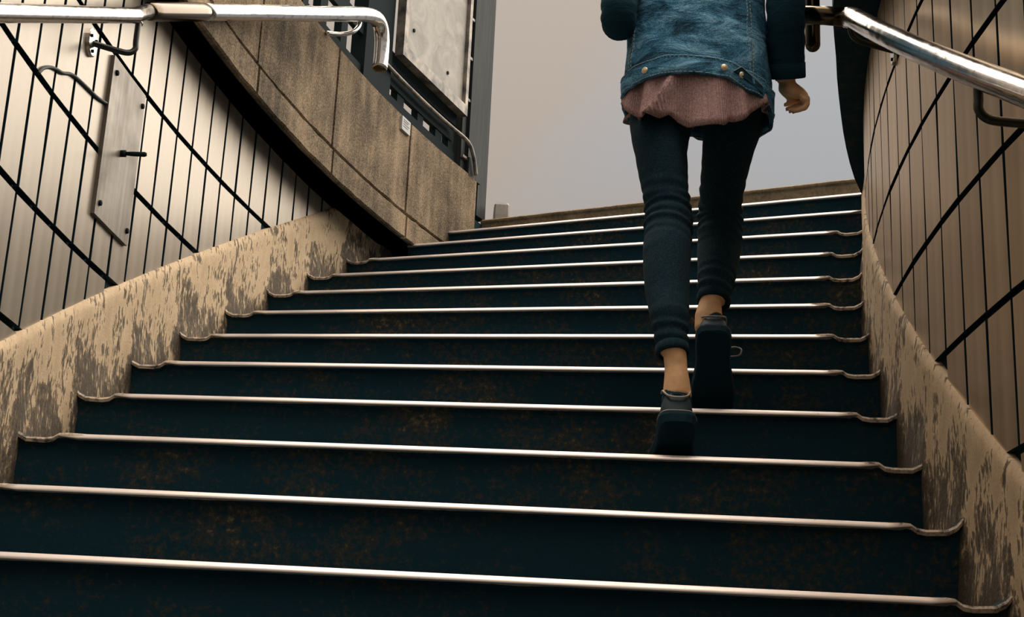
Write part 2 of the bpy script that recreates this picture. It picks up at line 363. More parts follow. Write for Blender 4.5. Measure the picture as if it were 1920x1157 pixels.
# ================================================================== TILED WALLS
def tiled_wall(name, R, sgn, a_first, pitch, a_lo, a_hi, zj, joint_v, joint_h, mt):
    """sgn +1: wall stands outside R (left), -1: inside R (right)"""
    w = MB(); w.arcbox(-38, 25, R + sgn * 0.012, R + sgn * 0.25, -1.9, ZS + 0.02, 70)
    wall = tag(w.build(name, M_JOINT), kind='structure')
    wd = R_(pitch) * R / 2 - joint_v / 2; hh = (zj[1] - zj[0]) / 2 - joint_h / 2
    # tile mesh: local x points away from the stair axis
    c = 0.0015; t = 0.012
    vs = []; fs = []
    for x, k in ((-sgn * 0.0, c), (-sgn * -c * 0.8, 0.0), (-sgn * -t, 0.0)):
        bowed = 0
        vs += [(-x, -wd + k, -hh + k), (-x, wd - k, -hh + k), (-x, wd - k, hh - k), (-x, -wd + k, hh - k)]
    fs = [(0, 1, 2, 3), (8, 11, 10, 9)]
    for a in (0, 4):
        for k in range(4): fs.append((a + k, a + (k + 1) % 4, a + 4 + (k + 1) % 4, a + 4 + k))
    me = bpy.data.meshes.new('tile'); me.from_pydata(vs, [], fs)
    bm = bmesh.new(); bm.from_mesh(me); bmesh.ops.recalc_face_normals(bm, faces=bm.faces); bm.to_mesh(me); bm.free()
    me.materials.append(mt); me.materials.append(M_JOINT)
    for p in me.polygons: p.material_index = 0 if p.index < 1 else 1
    k0 = math.ceil((a_lo - a_first) / pitch); k1 = int((a_hi - a_first) / pitch)
    for k in range(k0, k1 + 1):
        a = a_first + (k + 0.5) * pitch
        for z0, z1 in zip(zj, zj[1:]):
            if z1 < stair(a + pitch / 2) + 0.21 or z0 > stair(a) + 2.2: continue
            o = bpy.data.objects.new('tile', me); col.objects.link(o); o.parent = wall
            o.location = P(a, R, (z0 + z1) / 2); o.rotation_euler = (R_(random.uniform(-0.25, 0.25)), R_(random.uniform(-0.35, 0.35)), -R_(a) + R_(random.uniform(-0.5, 0.5)))
    return wall
ZJ = [1.822 - 0.2775 * k for k in range(10, -1, -1)]
wall_left = tiled_wall('wall_left', RO, 1, 4.75, 0.815, -10, 23.5, ZJ, 0.0112, 0.0150, M_TILE)
wall_right = tiled_wall('wall_right', RI, -1, 1.91, 1.13, -15, 22, [z - 0.016 for z in ZJ], 0.0078, 0.0135, M_TILE_R)
tag(wall_left, 'left stairwell wall clad in tall pale metal tiles')
tag(wall_right, 'right stairwell wall clad in tall metal tiles, curving out of sight')

# ------------------------------------------------------------------ plinths under the tiles
def plinth(name, R, sgn, rise0, label):
    me = bpy.data.meshes.new(name); rows = []; uvs = []; th = []
    a = -20.0; A = []
    while a < 24.3: A.append(a); a += 0.22 if a > -4 else 1.0
    nz_ = 22
    for a in A:
        top = min(stair(a) + rise0, ZS + 0.02); bot = (math.floor(a / DTH) - 1) * RISE - 0.1
        tread = math.floor(a / DTH + 0.02) * RISE
        bot = stair(a) - 0.30
        row = []
        for k in range(nz_):
            z = bot + (top - bot) * k / (nz_ - 1)
            n = noise.fractal(Vector((a * R / 57.3 * 9, z * 7, 1.3)), 1.0, 2.0, 4) * 0.0035
            bulge = 0.012 * max(0.0, 1 - max(z - tread, 0) / 0.10)
            f = 0.006 if k == nz_ - 1 else 0.0
            row.append((P(a, R - sgn * (0.010 + n + bulge - f), z), (a * R / 57.3, z), z - tread))
        row.append((P(a, R + sgn * 0.05, top + 0.001), (a * R / 57.3, top), 0.3))
        rows.append(row)
    k = nz_ + 1
    vs = [v[0] for r in rows for v in r]
    fs = [(i * k + j, i * k + j + 1, (i + 1) * k + j + 1, (i + 1) * k + j) for i in range(len(rows) - 1) for j in range(k - 1)]
    # closing back face
    nb = len(vs)
    for r, a in zip(rows, A): vs.append(P(a, R + sgn * 0.05, r[0][1][1]))
    for i in range(len(rows) - 1):
        fs.append((i * k + k - 1, nb + i, nb + i + 1, (i + 1) * k + k - 1)); fs.append((nb + i, i * k, (i + 1) * k, nb + i + 1))
    me.from_pydata([tuple(v) for v in vs], [], fs)
    uvd = [v[1] for r in rows for v in r] + [(0, 0)] * len(A); thd = [v[2] for r in rows for v in r] + [0.3] * len(A)
    ul = me.uv_layers.new(name='UVMap')
    for lp in me.loops: ul.data[lp.index].uv = uvd[lp.vertex_index]
    at_ = me.attributes.new('treadh', 'FLOAT', 'POINT')
    for i, v in enumerate(thd): at_.data[i].value = max(v, 0.0)
    bm = bmesh.new(); bm.from_mesh(me); bmesh.ops.recalc_face_normals(bm, faces=bm.faces); bm.to_mesh(me); bm.free()
    o = link(name, me, M_PLINTH, None, True); me.shade_smooth()
    return tag(o, label, kind='structure')
plinth('baseboard_left', RO, 1, 0.2225, 'sloping plinth with peeling tan paint under the left tiles')
plinth('baseboard_right', RI, -1, 0.239, 'sloping plinth with peeling tan paint under the right tiles')

# ------------------------------------------------------------------ street slab seen from below, paving on top
CEIL_A = -24.0
sb = MB()
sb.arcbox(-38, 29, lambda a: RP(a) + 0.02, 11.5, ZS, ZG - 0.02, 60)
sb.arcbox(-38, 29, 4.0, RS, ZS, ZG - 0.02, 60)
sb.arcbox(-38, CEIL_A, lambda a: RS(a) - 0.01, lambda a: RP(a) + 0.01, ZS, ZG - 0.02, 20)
tag(sb.build('ceiling', M_SOFFIT), 'dark concrete street slab overhanging both sides of the stairwell', kind='structure')
gb = MB()
gb.arcbox(-38, 28.5, lambda a: RP(a) + 0.16, 11.5, ZG - 0.02, ZG, 60)
gb.arcbox(-38, 28.5, 4.0, lambda a: RS(a) - 0.02, ZG - 0.02, ZG, 60)
gb.arcbox(28.5, 60, 4.0, 11.5, ZG - 0.25, ZG - 0.001, 30)
tag(gb.build('floor', M_GROUND), 'street paving around the stairwell opening', kind='structure')
lb = MB(); lb.arcbox(-60, -9 * DTH + 1.0, RI - 0.1, RO + 0.1, -9 * RISE - 0.4, -9 * RISE - RISE, 20)
tag(lb.build('floor_lower', M_STEP), 'dark passage floor at the foot of the stairs', kind='structure')
bk = MB(); bk.arcbox(-38.5, -38, RI - 0.3, RO + 0.3, -2.0, ZS, 2)  # unseen wall, added behind the camera to keep the passage dark
tag(bk.build('wall_back_added', M_SOFFIT), 'unseen end wall added to keep the passage dark', kind='structure')

# ================================================================== PARAPET on the left slab edge
core = MB(); core.arcbox(2, 27.5, lambda a: RP(a) + 0.022, lambda a: RP(a) + 0.14, ZS, 2.292, 40)
parapet = tag(core.build('wall_parapet', M_JOINT), 'curved stained concrete parapet above the left tiles', kind='structure')
JA = [2.0, 5.2, 9.7, 14.24, 18.72, 23.28, 27.55]
for a0, a1 in zip(JA, JA[1:]):
    for nm, z0, z1, off in (('fascia_panel', ZS - 0.004, 1.907, -0.004), ('concrete_panel', 1.917, 2.30, 0.003)):
        g = 0.055 if a1 < 27 else 0.0
        n = max(4, int((a1 - a0) / 0.3)); rows = []
        for i in range(n + 1):
            a = a0 + 0.055 + (a1 - a0 - 0.055 - g) * i / n
            nn = noise.fractal(Vector((a * 1.7, z0 * 9, 4)), 1.0, 2.0, 3) * 0.003
            zt = z1 + (noise.noise(Vector((a * 2.9, 3, 1))) * 0.0045 if z0 < 1.9 else 0)
            zb = z0 + noise.noise(Vector((a * 3.3, 8, z0))) * 0.003
            ri = RP(a) + off
            rows.append([P(a, ri + nn + 0.006, zb), P(a, ri + nn, zb + 0.005), P(a, ri + nn * 0.5, zt - 0.005), P(a, ri + 0.006, zt), P(a, RP(a) + (0.15 if z0 > 1.9 else 0.019), zt), P(a, RP(a) + (0.15 if z0 > 1.9 else 0.019), zb + 0.004)])
        mb = MB(); mb.grid(rows, True, True); mb.build(nm, M_CONC, parapet)

# ------------------------------------------------------------------ railing on the parapet
fence = tag(empty('metal_railing'), 'dark metal railing with flat bars on top of the concrete parapet', 'railing')
RF = lambda a: RP(a) + 0.045
def bar(name, a0, a1, z0, z1, m=M_DARKMETAL, off=0.0, th=0.02, parent=None):
    b = MB(); b.arcbox(a0, a1, lambda a: RF(a) + off, lambda a: RF(a) + off + th, z0, z1); return b.build(name, m, parent or fence)
bar('bottom_rail', 17.0, 26.6, 2.298, 2.372)
bar('middle_rail', 20.9, 26.4, 2.415, 2.466)
bar('upper_rail', 17.0, 26.6, 2.497, 2.56)
for a, w in ((17.2, .35), (18.28, .42), (19.55, .36), (23.17, .42), (24.44, .36), (25.62, .42), (26.4, .35)):
    bar('baluster', a - w / 2, a + w / 2, 2.35, 3.3 if a < 20 else 2.52, th=0.03, off=0.004)
bar('post', 20.62, 22.25, 2.298, 3.4, off=-0.012, th=0.06)
for z in (2.80, 3.10): bar('upper_rail', 17.0, 21.0, z, z + 0.05)
tb = MB(); pts = [P(a, RF(a) - 0.02, 2.458) for a in (21.6, 22.6, 23.6, 24.6, 25.6, 26.2)] + [P(26.75, RF(26.7) - 0.052, 2.425), P(27.1, RF(27) - 0.056, 2.375), P(27.32, RF(27) - 0.056, 2.303)]
tb.tube(bez(pts, 5), 0.0085, 8); tb.build('curved_rail', M_FRAME, fence, True)
# end post of weathered boards
ep = tag(empty('fence_post'), 'broad grey weathered post of upright boards at the end of the parapet', 'post')
for a0, a1, off, z0 in ((26.74, 26.98, -0.02, 2.30), (27.02, 27.75, -0.035, 2.285), (27.79, 28.35, -0.03, 2.147)):
    bar('board', a0, a1, z0, 3.5, M_POST, off, 0.06, ep)
for z in (2.36, 2.63, 2.83, 3.02): bar('crosspiece', 26.74, 27.04, z, z + 0.012, M_FRAME, -0.032, 0.012, ep)
bar('skirting_block', 27.0, 27.80, 2.287, 2.372, M_POST, -0.042, 0.01, ep)

# notice board
nb = tag(empty('notice_board'), 'large weathered white board in a worn metal frame on the railing', 'notice board')
A0, A1, B0, B1 = 22.62, 26.5, 2.585, 3.5
def flat(u, z, off):                       # flat board on the chord between its two ends
    p0, p1 = P(A0, RF(A0) - 0.03, 0), P(A1, RF(A1) - 0.03, 0); d = (p1 - p0); n = Vector((d.y, -d.x, 0)).normalized()
    if n.x < 0: n = -n
    q = p0 + d * u + n * off; return Vector((q.x, q.y, z))
def fbox(u0, u1, z0, z1, o0, o1):
    return [flat(u, z, o) for o in (o0, o1) for u, z in ((u0, z0), (u1, z0), (u1, z1), (u0, z1))], [(0, 1, 2, 3), (7, 6, 5, 4), (0, 4, 5, 1), (1, 5, 6, 2), (2, 6, 7, 3), (3, 7, 4, 0)]
mesh('panel', *fbox(0.0, 1, B0, B1, -0.012, 0.0), M_BOARD, nb)
mesh('frame_bottom', *fbox(-0.05, 1.04, B0 - 0.045, B0 + 0.002, -0.02, 0.018), M_FRAME, nb)
mesh('frame_side', *fbox(-0.05, 0.005, B0, B1, -0.02, 0.018), M_FRAME, nb)
mesh('frame_side', *fbox(0.995, 1.04, B0, B1, -0.02, 0.018), M_FRAME, nb)
mesh('frame_top', *fbox(-0.05, 1.04, B1 - 0.002, B1 + 0.03, -0.02, 0.018), M_FRAME, nb)
for u, z in ((0.14, 2.70), (0.72, 2.665)):
    b = MB(); b.tube([flat(u, z, -0.004), flat(u, z, 0.005)], 0.008, 8); b.build('bolt', M_DARKMETAL, nb)

# small printed plaque on the parapet
pq = MB(); pq.arcbox(22.60, 23.12, lambda a: RP(a) - 0.006, lambda a: RP(a) + 0.004, 2.232, 2.288, 2)
plaque = tag(pq.build('plaque', M_PLAQUE), 'small grey printed plaque at the top edge of the concrete parapet', 'plaque')
for k, z in enumerate((2.276, 2.268, 2.258, 2.248)):
    b = MB(); b.arcbox(22.68, 23.04 - 0.08 * (k % 2), lambda a: RP(a) - 0.0068, lambda a: RP(a) - 0.0055, z, z + 0.003, 1); b.build('print_line', M_INK, plaque)

# little stone block beside the top of the stairs
kb = MB(); c0 = P(28.6, 8.36, ZG); rows = []
for z, w in ((0, .034), (.03, .035), (.075, .033), (.086, .027)):
    rows.append([c0 + Vector((dx * w, dy * w, z)) for dx, dy in ((-1, -.8), (-.8, -1), (.8, -1), (1, -.8), (1, .8), (.8, 1), (-.8, 1), (-1, .8))])
kb.grid(rows, True, True)
tag(kb.build('stone_block', M_BOARD), 'small pale stone block on the street beside the parapet end', 'stone')

# ================================================================== HANDRAILS
def bracket(parent, wall_pt, out, rail_pt, plate_r, arm_r, m=M_BRACKET):
    """round wall plate with three screws, arm out of the wall bent up to the rail"""
    out = Vector(out).normalized(); up = Vector((0, 0, 1)); side = out.cross(up).normalized()
    b = MB(); rows = []
    for o_, s_ in ((-0.004, 1.0), (0.005, 1.0), (0.007, 0.9)):
        rows.append([wall_pt + out * o_ + (side * math.cos(2 * math.pi * k / 20) * 0.85 + up * math.sin(2 * math.pi * k / 20)) * plate_r * s_ for k in range(20)])
    b.grid(rows, True, True); br = b.build('bracket', M_CHROME, parent)
    tip = Vector((rail_pt.x, rail_pt.y, wall_pt.z)); L = (tip - wall_pt).length
    a = MB(); d = (tip - wall_pt).normalized()
    pts = [wall_pt, wall_pt + d * (L * 0.55), wall_pt + d * (L * 0.86) + up * 0.003, tip + up * (0.018), Vector((rail_pt.x, rail_pt.y, wall_pt.z + 0.04)), rail_pt]
    a.tube(bez(pts, 6), arm_r, 10); a.build('arm', m, br, True)
    for t in (0.5, 2.6, 4.7):
        q = wall_pt + (side * math.cos(t) * 0.85 + up * math.sin(t)) * plate_r * 0.62
        s = MB(); s.tube([q + out * 0.005, q + out * 0.010], 0.0045, 8); s.build('screw', M_DARKMETAL, br)
    sd = MB(); t = (rail_pt - CAM).normalized(); sd.ellipsoid(rail_pt, (side * 0.022, out * 0.010, up * 0.004)); sd.build('saddle', M_CHROME, br, True)
    return br

hl = tag(empty('handrail'), 'polished metal handrail running along the left tiled wall, end bent downwards', 'handrail', 'stair handrails')
RA = 8.492
ptsA = [P(a, RA, stair(a) + 0.975 + 0.003 * a / 3) for a in [x * 0.7 - 16 for x in range(0, 36)] if a <= 8.3]
pJ0 = at_cyl(277, 21.5, RA); pJ1 = at_cyl(384, 22.5, 8.468); aJ0 = ang(pJ0)
ptsA = [p for p in ptsA if ang(p) < aJ0 - 0.2] + [pJ0]
b = MB(); b.tube(ptsA, 0.0195, 20); b.build('pipe', M_CHROME, hl, True)
b = MB(); b.tube([pJ0, pJ0.lerp(pJ1, 0.03), pJ0.lerp(pJ1, 0.12), pJ0.lerp(pJ1, 0.88), pJ0.lerp(pJ1, 0.97), pJ1], [0.020, 0.0235, 0.0252, 0.0262, 0.0255, 0.023], 20); b.build('sleeve', M_SLEEVE, hl, True)
ptsB = [pJ1, at_cyl(470, 23.5, 8.445), at_cyl(570, 25.5, 8.41), at_cyl(650, 26.5, 8.385), at_cyl(685, 27.5, 8.375), at_cyl(704, 34, 8.372), at_cyl(713, 49, 8.37), at_cyl(716, 72, 8.37), at_cyl(715, 100, 8.37), at_cyl(712, 128, 8.37)]
b = MB(); b.tube(bez(ptsB, 7), [0.0245 + 0.0035 * min(i / 35, 1) for i in range(len(ptsB) * 7 - 6)], 20); b.build('pipe', M_CHROME, hl, True)
cp = at_cyl(712, 130, 8.37); b = MB(); b.ellipsoid(cp, (Vector((0.027, 0, 0)), Vector((0, 0.027, 0)), Vector((0, 0, 0.008)))); b.build('end_cap', M_SLEEVE, hl, True)
bw = at_cyl(170, 80, RO - 0.002); ba = ang(bw); radial_in = -P(ba, 1, 0)
aR = ba + 0.45
bracket(hl, bw, radial_in, P(aR, RA, stair(aR) + 0.975 + 0.003 * aR / 3 - 0.018), 0.036, 0.0074)
aX = 1.4; bracket(hl, P(aX, RO - 0.002, stair(aX) + 0.90), -P(aX, 1, 0), P(aX + .45, RA, stair(aX + .45) + 0.958), 0.036, 0.0074)
# hook bracket near the bent end
q0 = at_cyl(612, 62, RP(18) - 0.004); b = MB()
b.tube(bez([q0, at_cyl(640, 64, 8.43), at_cyl(661, 60, 8.40), at_cyl(672, 50, 8.39), at_cyl(675, 38, 8.388)], 6), 0.0085, 10); b.build('hook', M_CHROME, hl, True)

hr = tag(empty('handrail'), 'polished metal handrail on the right tiled wall, beside the hanging hand', 'handrail', 'stair handrails')
RB = 6.757
pt1 = at_cyl(1592, 33, RB - 0.006, False); a1 = ang(pt1)
ptsR = [P(a, RB, stair(a) + 1.0) for a in [x * 0.9 - 19.2 for x in range(0, 31)] if a < a1 - 0.7] + [pt1]
b = MB(); b.tube(ptsR, 0.0245, 20); b.build('pipe', M_CHROME, hr, True)
pt2 = at_z(1545, 29, pt1.z + 0.012); pt3 = at_z(1490, 29, pt1.z + 0.022)
b = MB(); b.tube([pt1 + (pt1 - pt2).normalized() * 0.012, pt2, pt3], 0.0235, 20); b.build('pipe', M_SLEEVE, hr, True)
b = MB(); b.ellipsoid(pt1, (Vector((0.027, 0, 0)), Vector((0, 0.027, 0)), Vector((0, 0, 0.027)))); b.build('elbow', M_CHROME, hr, True)
d_ = depth(pt2) + 0.10
def at_d(px, py, d): v = ray(px, py); return CAM + v * d
c_ = at_d(1524, 85, d_); dz = 0.0
b = MB(); rows = [c_ + Vector((0, 0, z)) for z in (0.9, 0.5, 0.2, 0.0, -0.008, -0.014, -0.017)]
b.tube(rows, [0.019, 0.019, 0.019, 0.019, 0.0165, 0.011, 0.004], 18); b.build('standpipe', M_SLEEVE, hr, True)
for px, py, dp in ((1905, 225, 0.0),):
    aw = min([k * 0.05 - 3 for k in range(120)], key=lambda a: abs(pix(P(a, RB, stair(a) + 0.93))[0] - 1836))
    wp = P(aw, RI + 0.002, stair(aw) + 0.915); rp_ = P(aw, RB, stair(aw) + 0.985)
    bracket(hr, wp, P(aw, 1, 0), rp_, 0.040, 0.0082)
aw = 8.6; wp = P(aw, RI + 0.002, stair(aw) + 0.90); bracket(hr, wp, P(aw, 1, 0), P(aw - 0.5, RB, stair(aw - 0.5) + 0.975), 0.036, 0.0075)

# ================================================================== ACCESS PANEL and CABLE on the left wall
ap = tag(empty('access_panel'), 'tall scuffed metal cover plate with a latch on the left tiled wall', 'access panel')
pb = MB(); pb.arcbox(8.58, 10.2, RO - 0.010, RO + 0.002, 1.105, 1.528, 2); pb.build('plate', M_PANEL, ap)
for a, z in ((8.74, 1.49), (10.08, 1.49), (8.74, 1.14), (10.08, 1.14)):
    b = MB(); b.tube([P(a, RO - 0.008, z), P(a, RO - 0.014, z), P(a, RO - 0.016, z)], [0.008, 0.0075, 0.005], 8); b.build('bolt', M_DARKMETAL, ap)
lc = at_cyl(230, 288, RO - 0.014); la = ang(lc)
b = MB(); b.tube([P(la, RO - 0.008, lc.z), P(la, RO - 0.022, lc.z)], 0.009, 10); lt = b.build('latch', M_DARKMETAL, ap, True)
b = MB(); e1 = P(la, RO - 0.020, lc.z); e2 = P(la + 0.1, RO - 0.072, lc.z + 0.004)
b.tube([e1, e1.lerp(e2, 0.3), e1.lerp(e2, 0.9), e2], [0.0045, 0.006, 0.0065, 0.004], 10); b.build('lever', M_DARKMETAL, lt, True)
cb = MB(); cpts = [at_cyl(x, y, RO - 0.004) for x, y in ((72, 138), (80, 129), (92, 126), (104, 129), (118, 137), (133, 139), (146, 148), (165, 166), (184, 184), (205, 197))]
cb.tube(bez(cpts, 5), 0.0042, 8); tag(cb.build('cable', M_CABLE, None, True), 'thin black cable sagging across the left tiles towards the cover plate', 'cable')

# ================================================================== PERSON
HD = 7.0
HF = Vector((math.sin(R_(HD)), math.cos(R_(HD)), 0)); HR = Vector((math.cos(R_(HD)), -math.sin(R_(HD)), 0)); ZU = Vector((0, 0, 1))
def ring(c, side, fwd, rx, ry, n=24, wob=None):
    return [c + side * (rx * math.sin(2 * math.pi * k / n)) - fwd * (ry * math.cos(2 * math.pi * k / n)) for k in range(n)]
def prow(l, r, y, Y):
    c = at((l + r) / 2, y, Y); return c, (r - l) / 2 * depth(c) / FPX
LEG_L = [(1232, 1290, 662, .870), (1231, 1290, 650, .872), (1227, 1290, 630, .88), (1219, 1292, 596, .89), (1211, 1293, 555, .92), (1206, 1294, 515, .94), (1205, 1296, 475, .96), (1208, 1297, 447, .98), (1208, 1298, 428, .99), (1210, 1297, 410, 1.0), (1208, 1295, 388, 1.01), (1205, 1291, 363, 1.01), (1198, 1290, 327, 1.02), (1191, 1289, 290, 1.03), (1184, 1292, 260, 1.04), (1180, 1298, 232, 1.065), (1188, 1306, 190, 1.085), (1196, 1308, 150, 1.09)]
LEG_R = [(1309, 1368, 566, 1.17), (1308, 1371, 552, 1.175), (1308, 1377, 530, 1.19), (1308, 1383, 505, 1.21), (1307, 1389, 470, 1.24), (1308, 1392, 440, 1.25), (1309, 1391, 423, 1.26), (1308, 1392, 405, 1.26), (1311, 1390, 381, 1.25), (1314, 1401, 327, 1.2), (1317, 1416, 272, 1.14), (1316, 1428, 240, 1.11), (1308, 1436, 200, 1.09), (1304, 1436, 150, 1.07)]
def leg_rows(tab, scale, wr=True, n=28):
    cs = [prow(*t) for t in tab]; out = []
    for i in range(len(cs) - 1):
        m = 7
        for k in range(m):
            t = k / m; c = cs[i][0].lerp(cs[i + 1][0], t); r = cs[i][1] * (1 - t) + cs[i + 1][1] * t
            out.append((c, r))
    out.append(cs[-1]); rows = []
    zk = cs[len(cs) // 2][0].z
    for i, (c, r) in enumerate(out):
        d = (out[min(i + 2, len(out) - 1)][0] - out[max(i - 2, 0)][0]).normalized(); f = (HF - d * HF.dot(d)).normalized(); s = d.cross(f).normalized()
        if s.dot(HR) < 0: s = -s
        row = []
        for k in range(n):
            t = 2 * math.pi * k / n; w = 0.0
            if wr:
                g = math.exp(-((c.z - zk) / 0.07) ** 2) + 0.8 * math.exp(-((c.z - cs[0][0].z - 0.03) / 0.05) ** 2)
                w = g * 0.0038 * (math.sin(c.z * 2 * math.pi / 0.027 + 1.6 * math.sin(t + 0.6)) + 0.5 * math.sin(c.z * 2 * math.pi / 0.017 + 2 * t)) + 0.0012 * noise.noise(Vector((t * 2, c.z * 30, r * 90)))
            row.append(c + s * ((r * scale + w) * math.sin(t)) - f * ((r * scale * (1.06 - 0.26 * max(0, min(1, (c.z - 1.28) / 0.1))) + w) * math.cos(t)))
        rows.append(row)
    return rows
def remesh(obj, voxel, smooth_it=4):
    m = obj.modifiers.new('r', 'REMESH'); m.mode = 'VOXEL'; m.voxel_size = voxel
    s = obj.modifiers.new('s', 'SMOOTH'); s.factor = 0.5; s.iterations = smooth_it
    dg = bpy.context.evaluated_depsgraph_get(); dg.update()
    me = bpy.data.meshes.new_from_object(obj.evaluated_get(dg)); old = obj.data; obj.modifiers.clear(); obj.data = me
    if not me.materials and old.materials: me.materials.append(old.materials[0])
    for p in me.polygons: p.use_smooth = True
    bpy.data.meshes.remove(old)

HIP = at(1306, 190, 1.08)
def torso_c(z): return Vector((HIP.x, HIP.y, z)) + HF * (0.03 * (z - HIP.z) / 0.5)
# ---- body: one continuous skin surface
bb = MB()
bb.grid(leg_rows(LEG_L, 0.86, False, 16), True, True); bb.grid(leg_rows(LEG_R, 0.86, False, 16), True, True)
def limb(tab, scale=1.0, n=16):
    rows = []
    for c, rx, ry in tab: rows.append(ring(Vector(c), HR, HF, rx * scale, ry * scale, n))
    bb.grid(rows, True, True)
al = [prow(1238, 1285, 640, .868), prow(1244, 1288, 672, .866), prow(1246, 1289, 690, .864), prow(1245, 1293, 712, .86), prow(1242, 1298, 745, .86)]
limb([(c, r, r * 1.15) for c, r in al])
arr = [prow(1314, 1358, 535, 1.178), prow(1314, 1354, 556, 1.172), prow(1309, 1353, 572, 1.166), prow(1303, 1354, 590, 1.16), prow(1302, 1362, 620, 1.15)]
limb([(c, r, r * 1.15) for c, r in arr])
limb([(torso_c(z), rx, ry) for z, rx, ry in ((1.43, .11, .07), (1.46, .135, .085), (1.52, .135, .09), (1.62, .125, .085), (1.75, .14, .09), (1.88, .15, .09), (1.945, .135, .075), (1.985, .07, .055), (2.03, .047, .05), (2.09, .046, .05))])
HC = torso_c(2.16) + HF * 0.03
bb.ellipsoid(HC, (HR * 0.074, HF * 0.092, ZU * 0.11), 20, 14)
bb.ellipsoid(HC + HF * 0.03 - ZU * 0.06, (HR * 0.052, HF * 0.058, ZU * 0.05), 14, 10)
bb.ellipsoid(HC + HF * 0.096 - ZU * 0.02, (HR * 0.013, HF * 0.016, ZU * 0.024), 10, 8)
for s in (-1, 1):
    bb.ellipsoid(HC + HR * 0.076 * s - HF * 0.004 - ZU * 0.012, (HR * 0.008, HF * 0.018, ZU * 0.03), 10, 8)
bb.ellipsoid(HC + HF * 0.088 - ZU * 0.062, (HR * 0.024, HF * 0.01, ZU * 0.008), 10, 8)
# arms
SHR, ELR, WRR = at(1432, -118, 1.09), at(1472, 12, .99), at(1472, 152, 1.06)
SHL, ELL, WRL = at(1186, -118, 1.09), at(1160, 42, 1.02), at(1215, 10, 1.27)
def arm(a, b, c):
    bb.tube([a, a.lerp(b, .5), b, b.lerp(c, .35), c], [.046, .042, .036, .036, .025], 14)
arm(SHR, ELR, WRR); arm(SHL, ELL, WRL)
def finger(pts, r): bb.tube(bez(pts, 4), [r * (1 - 0.28 * i / (len(pts) * 4 - 4)) for i in range(len(pts) * 4 - 3)], 10)
# right hand: hanging, turned back at the wrist, fingers curled under
def hp(px, py, dd): return at_d(px, py, depth(WRR) + dd)
palm = [hp(1472, 150, .0), hp(1476, 163, .004), hp(1488, 170, .010), hp(1500, 176, .018)]
rows = []
for c, rx, ry in zip(palm, (.024, .030, .034, .032), (.022, .021, .019, .016)):
    d = (palm[-1] - palm[0]).normalized(); s = (Vector((0.25, 0.9, 0.35))); s = (s - d * s.dot(d)).normalized(); w = d.cross(s)
    rows.append([c + s * rx * math.sin(2 * math.pi * k / 16) + w * ry * math.cos(2 * math.pi * k / 16) for k in range(16)])
bb.grid(rows, True, True)
for j, (kx, ky, dd, L) in enumerate(((1500, 170, .040, 1.0), (1506, 176, .020, 1.08), (1509, 182, .000, 1.0), (1509, 188, -.018, .82))):
    k0 = hp(kx - 8, ky - 4, dd); k1 = hp(kx + 4, ky + 2, dd)
    k2 = hp(kx + 1, ky + 16 * L, dd - .004); k3 = hp(kx - 14 * L, ky + 22 * L, dd - .004); k4 = hp(kx - 31 * L, ky + 27 * L, dd)
    finger([k0, k1, k2, k3, k4], 0.0088)
finger([hp(1468, 157, .006), hp(1466, 168, .016), hp(1476, 180, .026), hp(1486, 190, .030)], 0.0100)
# left hand in front of the body
d = (WRL - ELL).normalized(); s = ZU; lw = d.cross(s).normalized()
bb.grid([[WRL + d * q + s * (rx * math.sin(2 * math.pi * k / 14)) + lw * (ry * math.cos(2 * math.pi * k / 14)) for k in range(14)] for q, rx, ry in ((-.01, .024, .02), (.03, .034, .016), (.075, .036, .013))], True, True)
for j in range(4):
    o_ = WRL + d * 0.07 + s * (0.026 - 0.0175 * j); L = (0.9, 1.0, .95, .78)[j]
    finger([o_ - d * .01, o_ + d * .035 * L, o_ + d * .055 * L + lw * .02, o_ + d * .05 * L + lw * .042], 0.0085)
finger([WRL + d * .015 + s * .022, WRL + d * .04 + s * .05, WRL + d * .065 + s * .06 + lw * .012], 0.0095)
person = bb.build('person', M_SKIN); remesh(person, 0.0042, 3)
tag(person, 'person seen from behind climbing the stairs in a denim jacket, pink knit and black jeans', 'person')

# ---- hair
hb = MB(); hb.ellipsoid(HC - HF * 0.016 + ZU * 0.018, (HR * 0.085, HF * 0.090, ZU * 0.108), 20, 14)
hb.grid([ring(torso_c(z) - HF * (0.02 + (2.2 - z) * 0.12), HR, HF, rx, ry, 20) for z, rx, ry in ((2.20, .082, .06), (2.08, .08, .05), (1.98, .085, .042), (1.92, .075, .03))], True, True)
hair = hb.build('hair', M_HAIR, person, True)

# ---- jeans
jb = MB(); jb.grid(leg_rows(LEG_L, 1.0), True, True); jb.grid(leg_rows(LEG_R, 1.0), True, True)
jb.grid([ring(torso_c(z) - HF * .005, HR, HF, rx, ry, 28) for z, rx, ry in ((1.385, .10, .060), (1.41, .140, .082), (1.47, .146, .09), (1.56, .138, .09), (1.62, .12, .08))], True, True)
jeans = jb.build('jeans', M_JEANS, person); remesh(jeans, 0.0045, 2)
tag(jeans, 'tight black jeans')
for tab in (LEG_L, LEG_R):
    c, r = prow(*tab[0]); d = (prow(*tab[3])[0] - c).normalized(); f = (HF - d * HF.dot(d)).normalized(); s = d.cross(f)
    cu = MB(); cu.grid([[c + d * q + s * ((r + o_) * math.sin(2 * math.pi * k / 28)) - f * ((r + o_) * 1.06 * math.cos(2 * math.pi * k / 28)) for k in range(28)] for q, o_ in ((-.004, -.004), (-.004, .0015), (.002, .0032), (.016, .003), (.019, .0005), (.016, -.004))], True)
    cu.build('cuff', M_JEANS, jeans, True)

